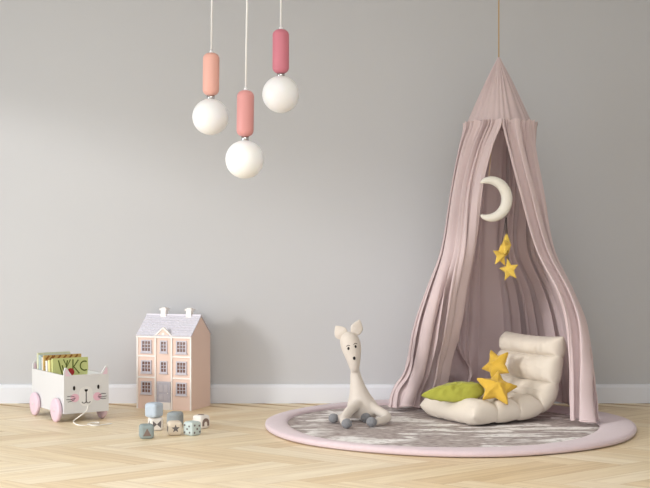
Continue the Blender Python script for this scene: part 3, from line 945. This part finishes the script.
tr = [box(-0.003,0.006,-0.004,0,0,EH), box(HWd-0.006,HWd+0.002,-0.004,0,0,EH), box(fx(.335),fx(.335)+0.008,-0.007,0,0,EH), box(fx(.635),fx(.635)+0.008,-0.007,0,0,EH)]
for z in (.43,.72):
    tr += [box(0.006,fx(.335),-0.005,0,fz(z)-0.004,fz(z)+0.004), box(fx(.635)+0.008,HWd-0.006,-0.005,0,fz(z)-0.004,fz(z)+0.004)]
tr += [box(-0.004,HWd+0.003,-0.008,0,EH-0.012,EH-0.003)]
obj('facade_trim', merge(*tr), M['housewhite'], house)
px0, px1 = fx(.325), fx(.67); pm = (px0+px1)/2
ped = obj('pediment', plate([(px0+0.006,EH-0.010),(px1-0.006,EH-0.010),(pm,EH+0.038)], 0.010, -0.003), M['house'], house)
obj('pediment_trim', merge(ribbon([(px0-0.002,EH-0.008),(pm,EH+0.044)], 0.008, 0.013, -0.003), ribbon([(pm,EH+0.044),(px1+0.002,EH-0.008)], 0.008, 0.013, -0.003),
                           plate(disc2(pm,EH+0.010,0.0075,0.0075,16), 0.003, 0.007)), M['housewhite'], ped)
def dwindow(cx, cz, cols, w, h):
    t = 0.007; x0, x1, z0, z1 = cx-w/2, cx+w/2, cz-h/2, cz+h/2
    parts = [box(x0,x0+t,-0.006,0,z0,z1), box(x1-t,x1,-0.006,0,z0,z1), box(x0+t,x1-t,-0.006,0,z0,z0+t), box(x0+t,x1-t,-0.006,0,z1-t,z1), box(x0-0.003,x1+0.003,-0.010,0,z0-0.006,z0)]
    iw = (w-2*t)/cols; ih = (h-2*t)/3
    for i in range(1, cols): parts.append(box(x0+t+iw*i-0.0016,x0+t+iw*i+0.0016,-0.005,0,z0+t,z1-t))
    for i in range(1, 3): parts.append(box(x0+t,x1-t,-0.0045,0,z0+t+ih*i-0.0016,z0+t+ih*i+0.0016))
    f = obj('window', merge(*parts), M['frame'], house)
    obj('pane', box(x0+t*0.6,x1-t*0.6,-0.0022,0,z0+t*0.6,z1-t*0.6), M['pane'], f)
for zc in (.855,.577,.292):
    for xc in (.175,.825): dwindow(fx(xc), fz(zc), 3, 0.064, 0.068)
for zc in (.855,.577): dwindow(fx(.498), fz(zc), 2, 0.044, 0.066)
dx0, dx1, dz0, dz1 = fx(.40), fx(.60), fz(.10), fz(.36)
door = obj('front_door', merge(box(dx0,dx1,-0.006,0,dz0,dz1), box(dx0-0.008,dx0,-0.009,0,dz0,dz1+0.008), box(dx1,dx1+0.008,-0.009,0,dz0,dz1+0.008), box(dx0,dx1,-0.009,0,dz1,dz1+0.008)), M['door'], house)
dm = (dx0+dx1)/2
obj('door_panel', merge(*[box(a+0.004,b-0.004,-0.0085,-0.004,c,d) for a, b in ((dx0+0.002,dm+0.001),(dm-0.001,dx1-0.002)) for c, d in ((dz0+0.010,dz0+0.045),(dz0+0.054,dz1-0.008))]), M['frame'], door)
obj('doorknob', ellipsoid((dx1-0.006,-0.010,dz0+0.05), 0.003,0.003,0.003,10,8), M['housewhite'], door, True)
obj('doorstep', merge(box(fx(.36)+0.002,fx(.632),-0.012,0,0,fz(.05)), box(fx(.38),fx(.62),-0.009,0,fz(.05),fz(.10))), M['housewhite'], house)

# ------------------------------------------------------------------ toy blocks
BS = 0.066
def block(px, py, z, rz, m, label, s=BS, marks=()):
    d = F*(H-z)/(py-CY)
    t = thing('toy_block', label, 'toy block', Vector(((px-325)*d/F, d-D0+s*0.6, z)), R(rz), 'chunky fabric toy blocks')
    o = obj('block_body', box(-s/2,s/2,-s/2,s/2,0,s), m, t); bevel_obj(o, s*0.20, 2)
    o.data.polygons.foreach_set('use_smooth', [False]*len(o.data.polygons))
    for nm, vf, mm, rot in marks:
        p = obj(nm, tf(vf, Matrix.Rotation(R(rot), 4, 'Z')), mm, t)
    return t
hb = BS/2
BM = {'grey': mat('block_grey_green', (150,161,161), 0.8, 0.1, bump=0.2, bscale=200, var=0.05), 'dk': mat('block_print_grey', (112,106,106), 0.85),
      'blue': mat('block_pale_blue', (186,197,209), 0.8, 0.1, bump=0.2, bscale=200, var=0.04), 'white': mat('block_white', (236,230,224), 0.8, 0.1, bump=0.2, bscale=200, var=0.03),
      'cream': mat('block_cream', (222,208,190), 0.8, 0.1, bump=0.2, bscale=200, var=0.04), 'mint': mat('block_mint', (196,207,205), 0.8, 0.1, bump=0.2, bscale=200, var=0.04),
      'slate': mat('block_slate', (160,167,170), 0.8, 0.1, bump=0.2, bscale=200, var=0.05), 'brown': mat('block_print_taupe', (134,116,108), 0.85)}
off = hb
tri = plate([(-0.019,0.015),(0.019,0.015),(0,0.050)], 0.0012, off)
block(145.2, 439.6, 0, 14, BM['grey'], 'grey-green toy block printed with a taupe triangle, frontmost on the left', marks=[('printed_triangle', tri, BM['brown'], 0)])
bow = plate([(-0.020,0.016),(-0.020,0.050),(0,0.033)], 0.0012, off); bow2 = plate([(0.020,0.014),(0.021,0.052),(0,0.033)], 0.0012, off)
block(154.3, 431.5, 0, 20, BM['white'], 'white toy block with grey triangles, under the pale blue block', marks=[('printed_triangle', bow2, BM['dk'], 0), ('printed_triangle', bow, BM['dk'], 0), ('printed_triangle', bow, BM['dk'], 90), ('printed_triangle', bow2, BM['dk'], -90)])
block(152.8, 418.2, BS+0.0005, -28, BM['blue'], 'plain pale blue toy block stacked on top of the white one', s=0.070)
stp = plate(star2(0,0.034,0.020,0.0085,5,pi/2), 0.0012, off)
block(173.5, 436.2, 0, 16, BM['cream'], 'cream toy block printed with a grey star, front centre', marks=[('printed_star', stp, BM['dk'], 0), ('printed_star', stp, BM['dk'], -90)])
block(174.0, 427.5, 0, -12, BM['slate'], 'slate grey toy block standing behind the star block', s=0.072)
dots = merge(*[plate(disc2(x,z,0.0048,0.0048,14), 0.0012, off) for x, z in ((-0.016,0.050),(0.014,0.046),(0,0.032),(-0.017,0.016),(0.017,0.017))])
block(191.3, 436.4, 0, -40, BM['mint'], 'pale mint toy block with dark grey dots, at the front right', marks=[('printed_dots', dots, BM['dk'], 0), ('printed_dots', dots, BM['dk'], 90), ('printed_dots', dots, BM['dk'], -90)])
ar = [(-0.022,0.014)]+[(0.022*cos(R(a)), 0.030+0.022*sin(R(a))) for a in range(180, -1, -20)]+[(0.022,0.014),(0.010,0.014)]+[(0.010*cos(R(a)), 0.026+0.010*sin(R(a))) for a in range(0, 181, 30)]+[(-0.010,0.014)]
arch = plate(ar, 0.0012, off)
topm = tf(plate(disc2(0,0,0.018,0.012,18), 0.0012, 0), Matrix.Translation((0,0,BS)) @ Matrix.Rotation(R(-90), 4, 'X'))
block(200.3, 429.4, 0, -42, BM['white'], 'white toy block printed with a taupe arch, rightmost at the back', marks=[('printed_arch', arch, BM['brown'], 90), ('printed_arch', arch, BM['brown'], -90), ('printed_spot', topm, BM['brown'], 0)])

# ------------------------------------------------------------------ light, camera, view
w = bpy.data.worlds.new('sky'); scene.world = w; w.use_nodes = True
bg = w.node_tree.nodes['Background']; bg.inputs['Color'].default_value = (0.90,0.96,1.0,1); bg.inputs['Strength'].default_value = 1.75
sun = bpy.data.lights.new('sun', 'SUN'); sun.energy = 1.15; sun.angle = R(9); sun.color = (1.0,0.985,0.965)
so = bpy.data.objects.new('sun', sun); COL.objects.link(so)
dirv = Vector((0.80,0.60,-0.215)).normalized()
so.rotation_euler = dirv.to_track_quat('-Z', 'Y').to_euler(); so.location = (-6,-5,3)

lamp = bpy.data.lights.new('overhead_fill', 'AREA'); lamp.shape = 'RECTANGLE'; lamp.size = 2.6; lamp.size_y = 1.8; lamp.energy = 62; lamp.color = (0.97,0.98,1.0)  # soft overhead fill added to brighten floor and rug; no fixture there
lo = bpy.data.objects.new('overhead_fill', lamp); COL.objects.link(lo); lo.location = (0.2,-4.2,CEIL-0.02)

day = bpy.data.lights.new('window_daylight', 'AREA'); day.shape = 'RECTANGLE'; day.size = WY1-WY0; day.size_y = WZ1; day.energy = 95; day.color = (0.96,0.98,1.0)
do_ = bpy.data.objects.new('window_daylight', day); COL.objects.link(do_); do_.location = (XL-0.12, (WY0+WY1)/2, WZ1/2)
do_.rotation_euler = Vector((1,0,0)).to_track_quat('-Z', 'Z').to_euler()

cam = bpy.data.cameras.new('camera'); cam.sensor_width = 36; cam.lens = F*36/650
cam.shift_y = (CY-244)/650; cam.clip_end = 60
co = bpy.data.objects.new('camera', cam); COL.objects.link(co)
co.location = (0,-D0,H); co.rotation_euler = (R(90),0,0)
scene.camera = co
scene.view_settings.view_transform = 'Standard'; scene.view_settings.look = 'None'
scene.view_settings.gamma = 1.0; scene.view_settings.use_curve_mapping = False
scene.view_settings.exposure = -0.11
